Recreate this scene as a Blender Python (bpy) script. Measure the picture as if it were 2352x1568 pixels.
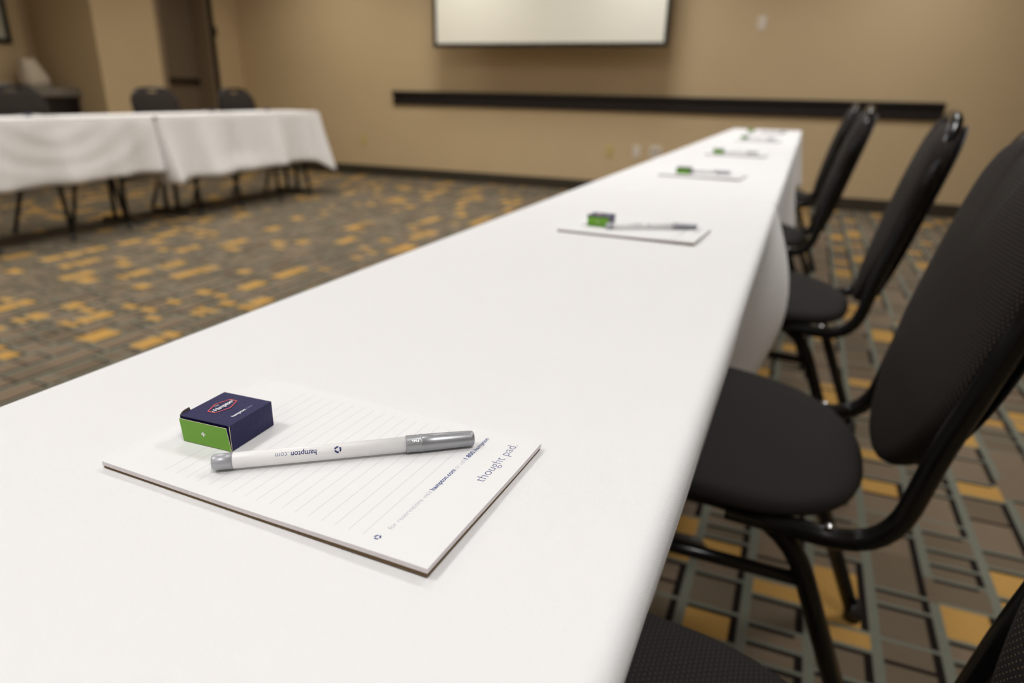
import bpy, bmesh, math, random
from mathutils import Vector, Matrix
PI = math.pi
S = bpy.context.scene
COL = S.collection
for o in list(bpy.data.objects):
    bpy.data.objects.remove(o, do_unlink=True)

# ------------------------------------------------------------------ camera
TZ = 0.74                      # top of the tablecloths
cr = (0.9230802945706157, 0.3840796661217903, 0.02013901306418492)
cu = (-0.14935394445725686, 0.30971338473748117, 0.9390266335890113)
cf = (-0.35442371400695516, 0.8698048225816105, -0.3432541355370522)
cam = bpy.data.cameras.new('camera')
cam.sensor_width = 36.0
cam.lens = 24.0
cam.clip_start = 0.01
cam.dof.use_dof = True
cam.dof.focus_distance = 0.385
cam.dof.aperture_fstop = 5.2
co = bpy.data.objects.new('camera', cam)
COL.objects.link(co)
M = Matrix(((cr[0], cu[0], -cf[0], 0), (cr[1], cu[1], -cf[1], 0), (cr[2], cu[2], -cf[2], 0.9475), (0, 0, 0, 1)))
co.matrix_world = M
S.camera = co

# ------------------------------------------------------------------ world and exposure
w = bpy.data.worlds.new('world')
w.use_nodes = True
w.node_tree.nodes['Background'].inputs[0].default_value = (1, 0.95, 0.88, 1)
w.node_tree.nodes['Background'].inputs[1].default_value = 0.05
S.world = w
S.view_settings.view_transform = 'Standard'
S.view_settings.look = 'None'
S.view_settings.gamma = 1
S.view_settings.use_curve_mapping = False
S.view_settings.exposure = 0.0
LAMP = 4.7                      # glow of the ceiling panels themselves
LAMP_WATTS = 12.0               # light each louvred panel sends down
LAMP_COLOUR = (1.0, 0.988, 0.985)

# ------------------------------------------------------------------ helpers
def lin(r, g, b):
    f = lambda c: (c / 255 / 12.92) if c / 255 <= 0.04045 else ((c / 255 + 0.055) / 1.055) ** 2.4
    return (f(r), f(g), f(b), 1)

def mat(name, col, rough=0.6, metal=0.0, noise=0.0, nscale=40, bump=0.0, bscale=300, spec=0.5, emit=None, trans=0.0, sheen=0.0, alpha=1.0, sss=0.0):
    m = bpy.data.materials.new(name)
    m.use_nodes = True
    nt = m.node_tree
    b = nt.nodes['Principled BSDF']
    b.inputs['Base Color'].default_value = col
    b.inputs['Roughness'].default_value = rough
    b.inputs['Metallic'].default_value = metal
    b.inputs['Specular IOR Level'].default_value = spec
    b.inputs['Transmission Weight'].default_value = trans
    b.inputs['Sheen Weight'].default_value = sheen
    if emit:
        b.inputs['Emission Color'].default_value = (*emit[0], 1)
        b.inputs['Emission Strength'].default_value = emit[1]
    tc = nt.nodes.new('ShaderNodeTexCoord')
    if noise:
        n = nt.nodes.new('ShaderNodeTexNoise')
        n.inputs['Scale'].default_value = nscale
        n.inputs['Detail'].default_value = 4
        if 'carpet' in name:
            mp = nt.nodes.new('ShaderNodeMapping')
            mp.inputs['Scale'].default_value = (0.25, 2.5, 1)
            nt.links.new(tc.outputs['Object'], mp.inputs['Vector'])
            nt.links.new(mp.outputs[0], n.inputs['Vector'])
        else:
            nt.links.new(tc.outputs['Object'], n.inputs['Vector'])
        mr = nt.nodes.new('ShaderNodeMapRange')
        mr.inputs['To Min'].default_value = 1 - noise
        mr.inputs['To Max'].default_value = 1 + noise
        nt.links.new(n.outputs['Fac'], mr.inputs['Value'])
        mx = nt.nodes.new('ShaderNodeVectorMath')
        mx.operation = 'SCALE'
        mx.inputs[0].default_value = col[:3]
        nt.links.new(mr.outputs[0], mx.inputs['Scale'])
        nt.links.new(mx.outputs[0], b.inputs['Base Color'])
    if bump:
        n2 = nt.nodes.new('ShaderNodeTexNoise')
        n2.inputs['Scale'].default_value = bscale
        n2.inputs['Detail'].default_value = 3
        nt.links.new(tc.outputs['Object'], n2.inputs['Vector'])
        bp = nt.nodes.new('ShaderNodeBump')
        bp.inputs['Strength'].default_value = bump
        bp.inputs['Distance'].default_value = 0.002
        nt.links.new(n2.outputs['Fac'], bp.inputs['Height'])
        nt.links.new(bp.outputs[0], b.inputs['Normal'])
    return m

def dotted_fabric(name, base, dot, pu, pv, size=0.3, stagger=True):
    """woven fabric: a field of small light dots on a dark ground, laid out on UV in metres"""
    m = bpy.data.materials.new(name)
    m.use_nodes = True
    nt = m.node_tree
    b = nt.nodes['Principled BSDF']
    b.inputs['Roughness'].default_value = 0.85
    b.inputs['Specular IOR Level'].default_value = 0.25
    uv = nt.nodes.new('ShaderNodeUVMap')
    sp = nt.nodes.new('ShaderNodeSeparateXYZ')
    nt.links.new(uv.outputs[0], sp.inputs[0])
    def math_(op, a, bb=None):
        n = nt.nodes.new('ShaderNodeMath')
        n.operation = op
        for i, v in enumerate((a, bb)):
            if v is None: continue
            if isinstance(v, (int, float)): n.inputs[i].default_value = v
            else: nt.links.new(v, n.inputs[i])
        return n.outputs[0]
    u = math_('DIVIDE', sp.outputs[0], pu)
    v = math_('DIVIDE', sp.outputs[1], pv)
    row = math_('FLOOR', v)
    if stagger:
        u = math_('ADD', u, math_('MULTIPLY', math_('MODULO', row, 2.0), 0.5))
    fu = math_('ABSOLUTE', math_('SUBTRACT', math_('FRACT', math_('ADD', u, 100.0)), 0.5))
    fv = math_('ABSOLUTE', math_('SUBTRACT', math_('FRACT', math_('ADD', v, 100.0)), 0.5))
    r = math_('SQRT', math_('ADD', math_('POWER', fu, 2.0), math_('POWER', fv, 2.0)))
    mr = nt.nodes.new('ShaderNodeMapRange')
    mr.inputs['From Min'].default_value = size
    mr.inputs['From Max'].default_value = size * 0.45
    nt.links.new(r, mr.inputs['Value'])
    mix = nt.nodes.new('ShaderNodeMixRGB')
    mix.inputs[1].default_value = base
    mix.inputs[2].default_value = dot
    nt.links.new(mr.outputs[0], mix.inputs[0])
    nt.links.new(mix.outputs[0], b.inputs['Base Color'])
    bp = nt.nodes.new('ShaderNodeBump')
    bp.inputs['Strength'].default_value = 0.5
    bp.inputs['Distance'].default_value = 0.001
    nt.links.new(mr.outputs[0], bp.inputs['Height'])
    nt.links.new(bp.outputs[0], b.inputs['Normal'])
    return m

def cloth_material():
    m = bpy.data.materials.new('white tablecloth weave')
    m.use_nodes = True
    nt = m.node_tree
    b = nt.nodes['Principled BSDF']
    b.inputs['Roughness'].default_value = 0.9
    b.inputs['Specular IOR Level'].default_value = 0.15
    b.inputs['Sheen Weight'].default_value = 0.15
    tc = nt.nodes.new('ShaderNodeTexCoord')
    n = nt.nodes.new('ShaderNodeTexNoise')
    n.inputs['Scale'].default_value = 1700
    n.inputs['Detail'].default_value = 2
    nt.links.new(tc.outputs['Object'], n.inputs['Vector'])
    wv = nt.nodes.new('ShaderNodeTexVoronoi')
    wv.inputs['Scale'].default_value = 2100
    nt.links.new(tc.outputs['Object'], wv.inputs['Vector'])
    add = nt.nodes.new('ShaderNodeMath')
    add.operation = 'ADD'
    nt.links.new(n.outputs['Fac'], add.inputs[0])
    nt.links.new(wv.outputs['Distance'], add.inputs[1])
    bp = nt.nodes.new('ShaderNodeBump')
    bp.inputs['Strength'].default_value = 0.5
    bp.inputs['Distance'].default_value = 0.0005
    nt.links.new(add.outputs[0], bp.inputs['Height'])
    nt.links.new(bp.outputs[0], b.inputs['Normal'])
    mr = nt.nodes.new('ShaderNodeMapRange')
    mr.inputs['To Min'].default_value = 0.97
    mr.inputs['To Max'].default_value = 1.03
    nt.links.new(n.outputs['Fac'], mr.inputs['Value'])
    mx = nt.nodes.new('ShaderNodeVectorMath')
    mx.operation = 'SCALE'
    mx.inputs[0].default_value = (0.825, 0.82, 0.82)
    nt.links.new(mr.outputs[0], mx.inputs['Scale'])
    nt.links.new(mx.outputs[0], b.inputs['Base Color'])
    return m

def obj(name, bm, m, parent=None, loc=None, smooth=False):
    me = bpy.data.meshes.new(name)
    bm.to_mesh(me)
    bm.free()
    ms = m if isinstance(m, (list, tuple)) else [m]
    for x in ms: me.materials.append(x)
    if smooth:
        for p in me.polygons: p.use_smooth = True
    o = bpy.data.objects.new(name, me)
    COL.objects.link(o)
    if parent: o.parent = parent
    if loc: o.location = loc
    return o

def tag(o, label, cat=None, group=None, kind=None):
    if label: o['label'] = label
    if cat: o['category'] = cat
    if group: o['group'] = group
    if kind: o['kind'] = kind
    return o

def thing(name, label, cat, loc=(0, 0, 0), rz=0, group=None):
    o = bpy.data.objects.new(name, None)
    o.empty_display_size = 0.05
    COL.objects.link(o)
    o.location = loc
    o.rotation_euler = (0, 0, rz)
    return tag(o, label, cat, group)

def dup(root, loc=None, rz=None, label=None, group=None):
    r = root.copy()
    COL.objects.link(r)
    if loc is not None: r.location = loc
    if rz is not None: r.rotation_euler = (0, 0, rz)
    if label: r['label'] = label
    if group: r['group'] = group
    for ch in list(root.children):
        c = ch.copy(); COL.objects.link(c); c.parent = r
        for g in list(ch.children):
            d = g.copy(); COL.objects.link(d); d.parent = c
    return r

def add_box(bm, x0, x1, y0, y1, z0, z1, bevel=0.0, seg=2):
    t = bmesh.new()
    vs = [t.verts.new((x, y, z)) for z in (z0, z1) for y in (y0, y1) for x in (x0, x1)]
    for f in ((0, 2, 3, 1), (4, 5, 7, 6), (0, 1, 5, 4), (2, 6, 7, 3), (0, 4, 6, 2), (1, 3, 7, 5)):
        t.faces.new([vs[i] for i in f])
    if bevel:
        bmesh.ops.bevel(t, geom=list(t.edges), offset=bevel, segments=seg, affect='EDGES', profile=0.6)
    merge(bm, t)
    return bm

def merge(bm, t):
    me = bpy.data.meshes.new('tmp')
    t.to_mesh(me)
    t.free()
    bm.from_mesh(me)
    bpy.data.meshes.remove(me)

def box(x0, x1, y0, y1, z0, z1, bevel=0.0, seg=2):
    return add_box(bmesh.new(), x0, x1, y0, y1, z0, z1, bevel, seg)

def fillet(pts, radii, n=7):
    """round the corners of a polyline"""
    P = [Vector(p) for p in pts]
    out = [P[0]]
    for i in range(1, len(P) - 1):
        r = radii[i - 1] if isinstance(radii, (list, tuple)) else radii
        a, b, c = P[i - 1], P[i], P[i + 1]
        d1, d2 = (a - b).normalized(), (c - b).normalized()
        r = min(r, (a - b).length * 0.48, (c - b).length * 0.48)
        p1, p2 = b + d1 * r, b + d2 * r
        for k in range(n + 1):
            t = k / n
            out.append(p1 * (1 - t) ** 2 + b * 2 * t * (1 - t) + p2 * t * t)
    out.append(P[-1])
    return out

def add_tube(bm, pts, r, seg=14, closed=False, caps=True):
    pts = [Vector(p) for p in pts]
    n = len(pts)
    rings = []
    up = None
    for i, p in enumerate(pts):
        if closed: d = (pts[(i + 1) % n] - pts[i - 1]).normalized()
        else: d = (pts[min(i + 1, n - 1)] - pts[max(i - 1, 0)]).normalized()
        if up is None:
            up = Vector((0, 0, 1)) if abs(d.z) < 0.9 else Vector((1, 0, 0))
        up = (up - d * up.dot(d)).normalized()
        sd = d.cross(up)
        rr = r(i / max(1, n - 1)) if callable(r) else r
        rings.append([bm.verts.new(p + (up * math.cos(a) + sd * math.sin(a)) * rr) for a in [2 * PI * k / seg for k in range(seg)]])
    for i in range(n if closed else n - 1):
        A, B = rings[i], rings[(i + 1) % n]
        for k in range(seg):
            bm.faces.new((A[k], A[(k + 1) % seg], B[(k + 1) % seg], B[k]))
    if caps and not closed:
        bm.faces.new(rings[0][::-1])
        bm.faces.new(rings[-1])
    bmesh.ops.recalc_face_normals(bm, faces=bm.faces[:])
    return bm

def tube(pts, r, **k): return add_tube(bmesh.new(), pts, r, **k)

def add_lathe(bm, prof, seg=32, M4=None):
    """prof: (radius, height) pairs about z; M4 moves the result"""
    M4 = M4 or Matrix.Identity(4)
    rings = []
    for r, z in prof:
        if r < 1e-7: rings.append([bm.verts.new(M4 @ Vector((0, 0, z)))])
        else: rings.append([bm.verts.new(M4 @ Vector((r * math.cos(2 * PI * k / seg), r * math.sin(2 * PI * k / seg), z))) for k in range(seg)])
    for A, B in zip(rings, rings[1:]):
        for k in range(seg):
            k2 = (k + 1) % seg
            if len(A) == 1 and len(B) == 1: continue
            if len(A) == 1: bm.faces.new((A[0], B[k2], B[k]))
            elif len(B) == 1: bm.faces.new((A[k], A[k2], B[0]))
            else: bm.faces.new((A[k], A[k2], B[k2], B[k]))
    bmesh.ops.recalc_face_normals(bm, faces=bm.faces[:])
    return bm

def text_bm(body, size, offset=0.0, shear=0.0, spacing=1.0, width=None, align='LEFT'):
    """flat glyph outlines as a bmesh in the xy plane, baseline on y = 0, start at x = 0"""
    c = bpy.data.curves.new('t', 'FONT')
    c.body = body
    c.size = size
    c.offset = offset
    c.shear = shear
    c.space_character = spacing
    c.resolution_u = 4
    c.fill_mode = 'BOTH'
    o = bpy.data.objects.new('t', c)
    COL.objects.link(o)
    bpy.context.view_layer.update()
    dg = bpy.context.evaluated_depsgraph_get()
    me = bpy.data.meshes.new_from_object(o.evaluated_get(dg))
    bm = bmesh.new()
    bm.from_mesh(me)
    bpy.data.objects.remove(o)
    bpy.data.curves.remove(c)
    bpy.data.meshes.remove(me)
    if bm.verts:
        x0 = min(v.co.x for v in bm.verts); x1 = max(v.co.x for v in bm.verts)
        k = width / (x1 - x0) if width else 1
        for v in bm.verts:
            v.co.x = (v.co.x - x0) * k
            v.co.z = 0
            if align == 'CENTER': v.co.x -= (x1 - x0) * k / 2
    return bm

def xf(bm, M4):
    bmesh.ops.transform(bm, matrix=M4, verts=bm.verts[:])
    return bm

def frame_matrix(origin, ex, ey):
    ex = Vector(ex).normalized(); ey = Vector(ey).normalized(); ez = ex.cross(ey)
    return Matrix(((ex.x, ey.x, ez.x, origin[0]), (ex.y, ey.y, ez.y, origin[1]), (ex.z, ey.z, ez.z, origin[2]), (0, 0, 0, 1)))

def recycle_bm(R):
    """three chasing arrows"""
    bm = bmesh.new()
    for k in range(3):
        a0 = k * 2 * PI / 3 + 0.25
        a1 = a0 + 1.25
        ri, ro = R * 0.52, R
        n = 6
        A = [bm.verts.new((ri * math.cos(a0 + (a1 - a0) * i / n), ri * math.sin(a0 + (a1 - a0) * i / n), 0)) for i in range(n + 1)]
        B = [bm.verts.new((ro * math.cos(a0 + (a1 - a0) * i / n), ro * math.sin(a0 + (a1 - a0) * i / n), 0)) for i in range(n + 1)]
        for i in range(n): bm.faces.new((A[i], B[i], B[i + 1], A[i + 1]))
        v = [bm.verts.new((rr * math.cos(aa), rr * math.sin(aa), 0)) for rr, aa in ((R * 0.42, a1), (R * 1.22, a1), (R * 0.84, a1 + 0.55))]
        bm.faces.new(v)
    return bm

# ------------------------------------------------------------------ materials
M_wall = mat('beige painted wall', (0.575, 0.44, 0.26, 1), 0.75, noise=0.03, nscale=3, bump=0.15, bscale=250, spec=0.3)
M_ceiling = mat('white ceiling tile', (0.75, 0.73, 0.68, 1), 0.9, bump=0.3, bscale=120)
M_base = mat('dark olive vinyl baseboard', lin(52, 45, 32), 0.6)
M_rail = mat('dark espresso stained wood', lin(22, 14, 12), 0.5, noise=0.15, nscale=12)
M_door = mat('taupe painted door', lin(112, 96, 78), 0.5, noise=0.03, nscale=4)
M_dframe = mat('taupe door frame', lin(135, 116, 92), 0.5)
M_dark = mat('dark bronze metal', lin(48, 38, 28), 0.4, metal=0.4)
M_cloth = cloth_material()
M_under = mat('grey laminate table', lin(110, 104, 98), 0.6)
M_tleg = mat('brown black table leg paint', lin(48, 42, 36), 0.45)
M_black = mat('black powder coated tube', (0.003, 0.003, 0.003, 1), 0.22, spec=0.35)
M_blackpl = mat('black plastic', (0.015, 0.014, 0.014, 1), 0.4)
M_seat = dotted_fabric('charcoal seat fabric', (0.0125, 0.011, 0.0105, 1), (0.034, 0.029, 0.026, 1), 0.0062, 0.0042, 0.36)
M_back = dotted_fabric('black backrest fabric with tan flecks', (0.011, 0.009, 0.009, 1), (0.24, 0.16, 0.08, 1), 0.0068, 0.0044, 0.155)
M_chrome = mat('bright screw metal', (0.6, 0.6, 0.6, 1), 0.25, metal=1)
M_grey = mat('grey plastic', lin(95, 88, 84), 0.5)
M_paper = mat('white paper', (0.785, 0.785, 0.785, 1), 0.7, spec=0.3)
M_pedge = mat('paper block edge', (0.72, 0.68, 0.69, 1), 0.8, noise=0.1, nscale=400)
M_card = mat('brown backing card', lin(105, 82, 52), 0.85)
M_rule = mat('pale ruled line ink', (0.5, 0.5, 0.52, 1), 0.7)
M_ink = mat('blue ink', lin(52, 72, 128), 0.6)
M_inkl = mat('light grey blue ink', lin(172, 178, 190), 0.6)
M_inkd = mat('navy ink', lin(22, 36, 100), 0.5)
M_navy = mat('navy coated carton', lin(30, 30, 76), 0.42, noise=0.06, nscale=600, bump=0.12, bscale=900, spec=0.25)
M_navyi = mat('dark blue carton edge', lin(28, 26, 92), 0.5)
M_green = mat('bright green carton', lin(106, 164, 38), 0.5, noise=0.02, nscale=300)
M_raw = mat('raw carton edge', lin(222, 214, 178), 0.7)
M_red = mat('red print', lin(226, 92, 92), 0.5)
M_white = mat('white print', lin(236, 236, 240), 0.5)
M_silver = mat('silver plastic', (0.36, 0.37, 0.39, 1), 0.36, metal=0.55, spec=0.5)
M_plug = mat('silver plug inside frosted plastic', (0.45, 0.46, 0.49, 1), 0.38, metal=0.3)
M_screen = mat('matte projection surface', (0.84, 0.82, 0.71, 1), 0.8, spec=0.2)
M_frame = mat('black screen frame', lin(30, 27, 23), 0.45)
M_plate = mat('white wall plate', lin(222, 212, 196), 0.4)
M_almond = mat('almond wall plate', lin(196, 180, 118), 0.4)
M_slot = mat('dark socket slot', lin(60, 52, 44), 0.5)
M_counter = mat('grey stone counter', lin(128, 121, 110), 0.35, noise=0.2, nscale=60)
M_cab = mat('black stained cabinet', lin(22, 14, 12), 0.45)
M_mirror = mat('pale picture mat', lin(190, 188, 170), 0.4)
M_taupe = mat('carpet taupe loop', lin(115, 100, 83), 0.95, noise=0.22, nscale=90, bump=0.6, bscale=500, spec=0.05)
M_taupe2 = mat('carpet dark taupe loop', lin(103, 91, 75), 0.95, noise=0.22, nscale=90, bump=0.6, bscale=500, spec=0.05)
M_gold = mat('carpet gold loop', lin(172, 134, 74), 0.95, noise=0.18, nscale=90, bump=0.6, bscale=500, spec=0.05)
M_sage = mat('carpet grey green loop', lin(108, 109, 97), 0.95, noise=0.15, nscale=90, bump=0.6, bscale=500, spec=0.05)
M_cblack = mat('carpet black loop', lin(30, 25, 22), 0.95, noise=0.2, nscale=90, bump=0.6, bscale=500, spec=0.05)
M_lamp = mat('ceiling light diffuser', (0.9, 0.9, 0.9, 1), 0.6, emit=(LAMP_COLOUR, LAMP))
M_white_paint = mat('white painted metal', (0.8, 0.8, 0.78, 1), 0.5)

# frosted barrel of the pens: translucent plastic
M_frost = bpy.data.materials.new('frosted translucent plastic')
M_frost.use_nodes = True
b_ = M_frost.node_tree.nodes['Principled BSDF']
b_.inputs['Base Color'].default_value = (0.98, 0.97, 0.97, 1)
b_.inputs['Roughness'].default_value = 0.35
_nt = M_frost.node_tree
_tr = _nt.nodes.new('ShaderNodeBsdfTranslucent')
_tr.inputs['Color'].default_value = (0.98, 0.97, 0.97, 1)
_mx = _nt.nodes.new('ShaderNodeMixShader')
_mx.inputs[0].default_value = 0.15
_nt.links.new(b_.outputs[0], _mx.inputs[1]); _nt.links.new(_tr.outputs[0], _mx.inputs[2])
_tp = _nt.nodes.new('ShaderNodeBsdfTransparent')
_mx2 = _nt.nodes.new('ShaderNodeMixShader')
_mx2.inputs[0].default_value = 0.1
_nt.links.new(_mx.outputs[0], _mx2.inputs[1]); _nt.links.new(_tp.outputs[0], _mx2.inputs[2])
_nt.links.new(_mx2.outputs[0], _nt.nodes['Material Output'].inputs['Surface'])

# ------------------------------------------------------------------ the room
D = 6.93          # back wall
LW = -6.4         # left wall face
RW = 3.3
FW = -4.2         # wall behind the camera
H = 2.75
rnd = random.Random(11)

def build_floor():
    """patterned carpet: irregular blocks between grey-green and black stripes, one mesh"""
    verts, faces, mi = [], [], []
    def q(x0, x1, y0, y1, m):
        n = len(verts)
        verts.extend(((x0, y0, 0), (x1, y0, 0), (x1, y1, 0), (x0, y1, 0)))
        faces.append((n, n + 1, n + 2, n + 3)); mi.append(m)
    pitch = 0.1165
    c0 = 0.016
    k0 = int((-7.9 - c0) / pitch) - 1
    k1 = int((RW - c0) / pitch) + 1
    prev = None
    for k in range(k0, k1):
        xa = c0 + k * pitch
        xb = xa + pitch
        y = FW - rnd.random() * 0.2
        gw = 0.019
        bw = 0.0145
        run = None
        cur = []
        while y < D:
            hgt = rnd.choice((0.05, 0.055, 0.065, 0.075, 0.085, 0.105, 0.14, 0.18))
            y1 = min(y + hgt, D)
            if run and rnd.random() < 0.18: m = run
            else:
                r = rnd.random()
                near_gold = any(a < y1 and b > y for a, b in (prev or []))
                m = 2 if r < (0.10 if near_gold else 0.21) else (0 if r < 0.66 else 1)
            run = m if m == 2 else None
            if m == 2: cur.append((y, y1))
            gm = 3 if rnd.random() < 0.93 else m
            bmn = 4 if rnd.random() < 0.78 else m
            q(xa, xa + gw, y, y1, gm)
            hasg = rnd.random() < 0.8
            hasb = rnd.random() < 0.72
            t = y
            tg = 0.0095 if hasg else 0
            tb = 0.0105 if hasb else 0
            if hasb: q(xa + gw, xb - bw, y1 - tb, y1, 4)
            if hasg: q(xa + gw, xb, y, y + tg, 3)
            q(xa + gw, xb - bw, y + tg, y1 - tb, m)
            q(xb - bw, xb, y + tg, y1, bmn)
            y = y1
        prev = cur
    me = bpy.data.meshes.new('floor')
    me.from_pydata(verts, [], faces)
    for m in (M_taupe, M_taupe2, M_gold, M_sage, M_cblack): me.materials.append(m)
    me.polygons.foreach_set('material_index', mi)
    me.update()
    o = bpy.data.objects.new('floor', me)
    COL.objects.link(o)
    tag(o, None, kind='structure')
build_floor()

def struct(name, bm, m, parent=None):
    o = obj(name, bm, m, parent)
    if not parent: o['kind'] = 'structure'
    return o

bm = box(-8.0, RW + 0.15, FW - 0.15, D + 0.15, H, H + 0.1)
struct('ceiling', bm, M_ceiling)
struct('wall_back', box(LW - 1.6, RW, D, D + 0.12, 0, H), M_wall)
struct('wall_right', box(RW, RW + 0.12, FW, D + 0.12, 0, H), M_wall)
struct('wall_front', box(-8.0, RW, FW - 0.12, FW, 0, H), M_wall)
# left side: recessed counter bay, lit pier, door recess, short return to the back wall
DY0, DY1 = 5.80, 6.44
bm = bmesh.new()
add_box(bm, -7.27, -7.15, FW, 4.85, 0, H)              # wall carrying the picture
add_box(bm, -7.57, -7.30, 4.85, 5.03, 0, H)            # deeper bay behind the counter end
add_box(bm, -7.57, -7.27, 4.73, 4.85, 0, H)
add_box(bm, -7.57, LW, 5.03, DY0 - 0.05, 0, H)         # pier
add_box(bm, -6.78, -6.66, DY0 - 0.05, DY1 + 0.05, 0, H)   # back of the door recess
add_box(bm, -6.66, LW, DY0 - 0.05, DY1 + 0.05, 2.12, H)   # lintel
add_box(bm, -6.78, LW, DY1 + 0.05, D, 0, H)            # return
struct('wall_left', bm, M_wall)

struct('baseboard_back', box(LW, RW, D - 0.012, D, 0, 0.112, 0.003, 1), M_base)
bm = bmesh.new()
add_box(bm, LW, LW + 0.012, 5.03, DY0 - 0.08, 0, 0.092, 0.003, 1)
add_box(bm, LW, LW + 0.012, DY1 + 0.08, D - 0.012, 0, 0.092, 0.003, 1)
add_box(bm, -7.15, -7.138, FW, 4.85, 0, 0.092, 0.003, 1)
struct('baseboard_left', bm, M_base)
struct('baseboard_right', box(RW - 0.012, RW, FW, D - 0.012, 0, 0.092, 0.003, 1), M_base)

# door in its recess
door = struct('door_1', box(-6.66, -6.615, DY0, DY1, 0.01, 2.07, 0.002, 1), M_door)
bm = bmesh.new()
add_box(bm, -6.66, LW + 0.012, DY1 - 0.005, DY1 + 0.05, 0, 2.12, 0.004, 1)
add_box(bm, -6.66, LW + 0.012, DY0 - 0.05, DY0 + 0.005, 0, 2.12, 0.004, 1)
add_box(bm, -6.66, LW + 0.012, DY0 - 0.05, DY1 + 0.05, 2.07, 2.12, 0.004, 1)
struct('door_frame', bm, M_dframe, door)
bm = bmesh.new()
add_box(bm, -6.612, -6.575, DY0 + 0.03, DY1 - 0.02, 0.965, 1.02, 0.006)
add_box(bm, -6.614, -6.56, DY0 + 0.03, DY0 + 0.1, 0.955, 1.03, 0.006)
tag(struct('push_bar', bm, M_dark, door), 'dark push bar')
bm = box(-6.614, -6.55, DY0 + 0.14, DY0 + 0.42, 1.86, 1.94, 0.008)
add_tube(bm, [(-6.56, DY0 + 0.28, 1.945), (-6.50, DY0 + 0.4, 1.955), (-6.52, DY1 - 0.02, 1.96)], 0.009)
tag(struct('door_closer', bm, M_dark, door), 'dark door closer')
bm = box(LW + 0.013, LW + 0.05, DY1 + 0.015, DY1 + 0.06, 0.02, 2.3, 0.006)
add_box(bm, LW + 0.05, LW + 0.075, DY1 + 0.0, DY1 + 0.07, 1.47, 1.57, 0.008)
tag(struct('edge_strip', bm, M_dark, door), 'dark upright strip with a latch')

# chair rail on the back wall
bm = bmesh.new()
prof = [(0, 0.79), (-0.020, 0.79), (-0.025, 0.797), (-0.025, 0.89), (-0.040, 0.900), (-0.050, 0.908), (-0.050, 0.930), (-0.046, 0.934), (0, 0.934)]
R0 = [bm.verts.new((-4.30, D + a, z)) for a, z in prof]
R1 = [bm.verts.new((1.02, D + a, z)) for a, z in prof]
for i in range(len(prof)):
    j = (i + 1) % len(prof)
    bm.faces.new((R0[i], R0[j], R1[j], R1[i]))
bm.faces.new(R0); bm.faces.new(R1[::-1])
bmesh.ops.recalc_face_normals(bm, faces=bm.faces[:])
tag(obj('chair_rail', bm, M_rail), 'long dark wood chair rail board fixed to the beige back wall', 'rail')

# projection screen hung just off the wall
SY = 6.62
sx0, sx1, sz0, sz1 = -3.625, -1.265, 1.352, 2.62
t = thing('projection_screen', 'large pale screen with thin black frame hung on the back wall', 'screen', ((sx0 + sx1) / 2, SY, sz0))
cx, cz = (sx0 + sx1) / 2, sz0
fw = 0.038
bm = bmesh.new()
add_box(bm, sx0 - cx, sx1 - cx, -0.005, 0.04, 0, fw, 0.003, 1)
add_box(bm, sx0 - cx, sx1 - cx, -0.005, 0.04, sz1 - cz - fw, sz1 - cz, 0.003, 1)
add_box(bm, sx0 - cx, sx0 - cx + fw, -0.005, 0.04, fw, sz1 - cz - fw, 0.003, 1)
add_box(bm, sx1 - cx - fw, sx1 - cx, -0.005, 0.04, fw, sz1 - cz - fw, 0.003, 1)
obj('frame', bm, M_frame, t)
obj('screen_surface', box(sx0 - cx + fw, sx1 - cx - fw, 0.004, 0.03, fw, sz1 - cz - fw), M_screen, t)
obj('badge', box(-0.03, 0.03, -0.008, -0.005, 0.012, 0.024, 0.001, 1), M_grey, t)
bm = bmesh.new()
add_box(bm, -0.5, 0.5, 0.04, D - SY, 0.35, 0.95, 0.005, 1)
obj('wall_mount', bm, M_blackpl, t)

# wall plates on the back wall
def plate(name, x, z, m, label, kind='outlet', cat='wall outlet', group=None, w_=0.07):
    t = thing(name, label, cat, (x, D, z), group=group)
    obj('cover_plate', box(-w_ / 2, w_ / 2, -0.006, 0, -0.057, 0.057, 0.002, 2), m, t)
    if kind == 'outlet':
        for s in (-1, 1):
            f = obj('socket', box(-0.017, 0.017, -0.009, -0.005, s * 0.02 - 0.014, s * 0.02 + 0.014, 0.002, 2), m, t)
            bmm = bmesh.new()
            for dx in (-0.006, 0.006): add_box(bmm, dx - 0.0012, dx + 0.0012, -0.0095, -0.0085, s * 0.02 - 0.003, s * 0.02 + 0.006)
            add_box(bmm, -0.0022, 0.0022, -0.0095, -0.0085, s * 0.02 - 0.010, s * 0.02 - 0.0055)
            obj('slots', bmm, M_slot, f)
    elif kind == 'switch':
        obj('rocker', box(-0.017, 0.017, -0.011, -0.005, -0.033, 0.033, 0.002, 2), m, t)
    else:
        for dx in (-0.022, 0.022):
            obj('jack', box(dx - 0.012, dx + 0.012, -0.010, -0.005, -0.012, 0.012, 0.002, 1), M_slot, t)
    return t
plate('light_switch', -0.517, 1.562, M_plate, 'small white light switch plate high on the wall right of the screen', 'switch', 'light switch')
plate('wall_outlet', -1.811, 0.408, M_almond, 'yellowish almond outlet low on the wall, just left of two white plates', 'outlet')
plate('wall_outlet', -1.537, 0.42, M_plate, 'white outlet low on the wall between the almond outlet and the wide plate', 'outlet')
plate('data_plate', -1.35, 0.424, M_plate, 'wide white wall plate low down beside the table edge', 'data', 'wall plate', w_=0.115)
plate('wall_outlet', -4.731, 0.397, M_almond, 'faint almond outlet low on the wall near the far left table end', 'outlet')

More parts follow.
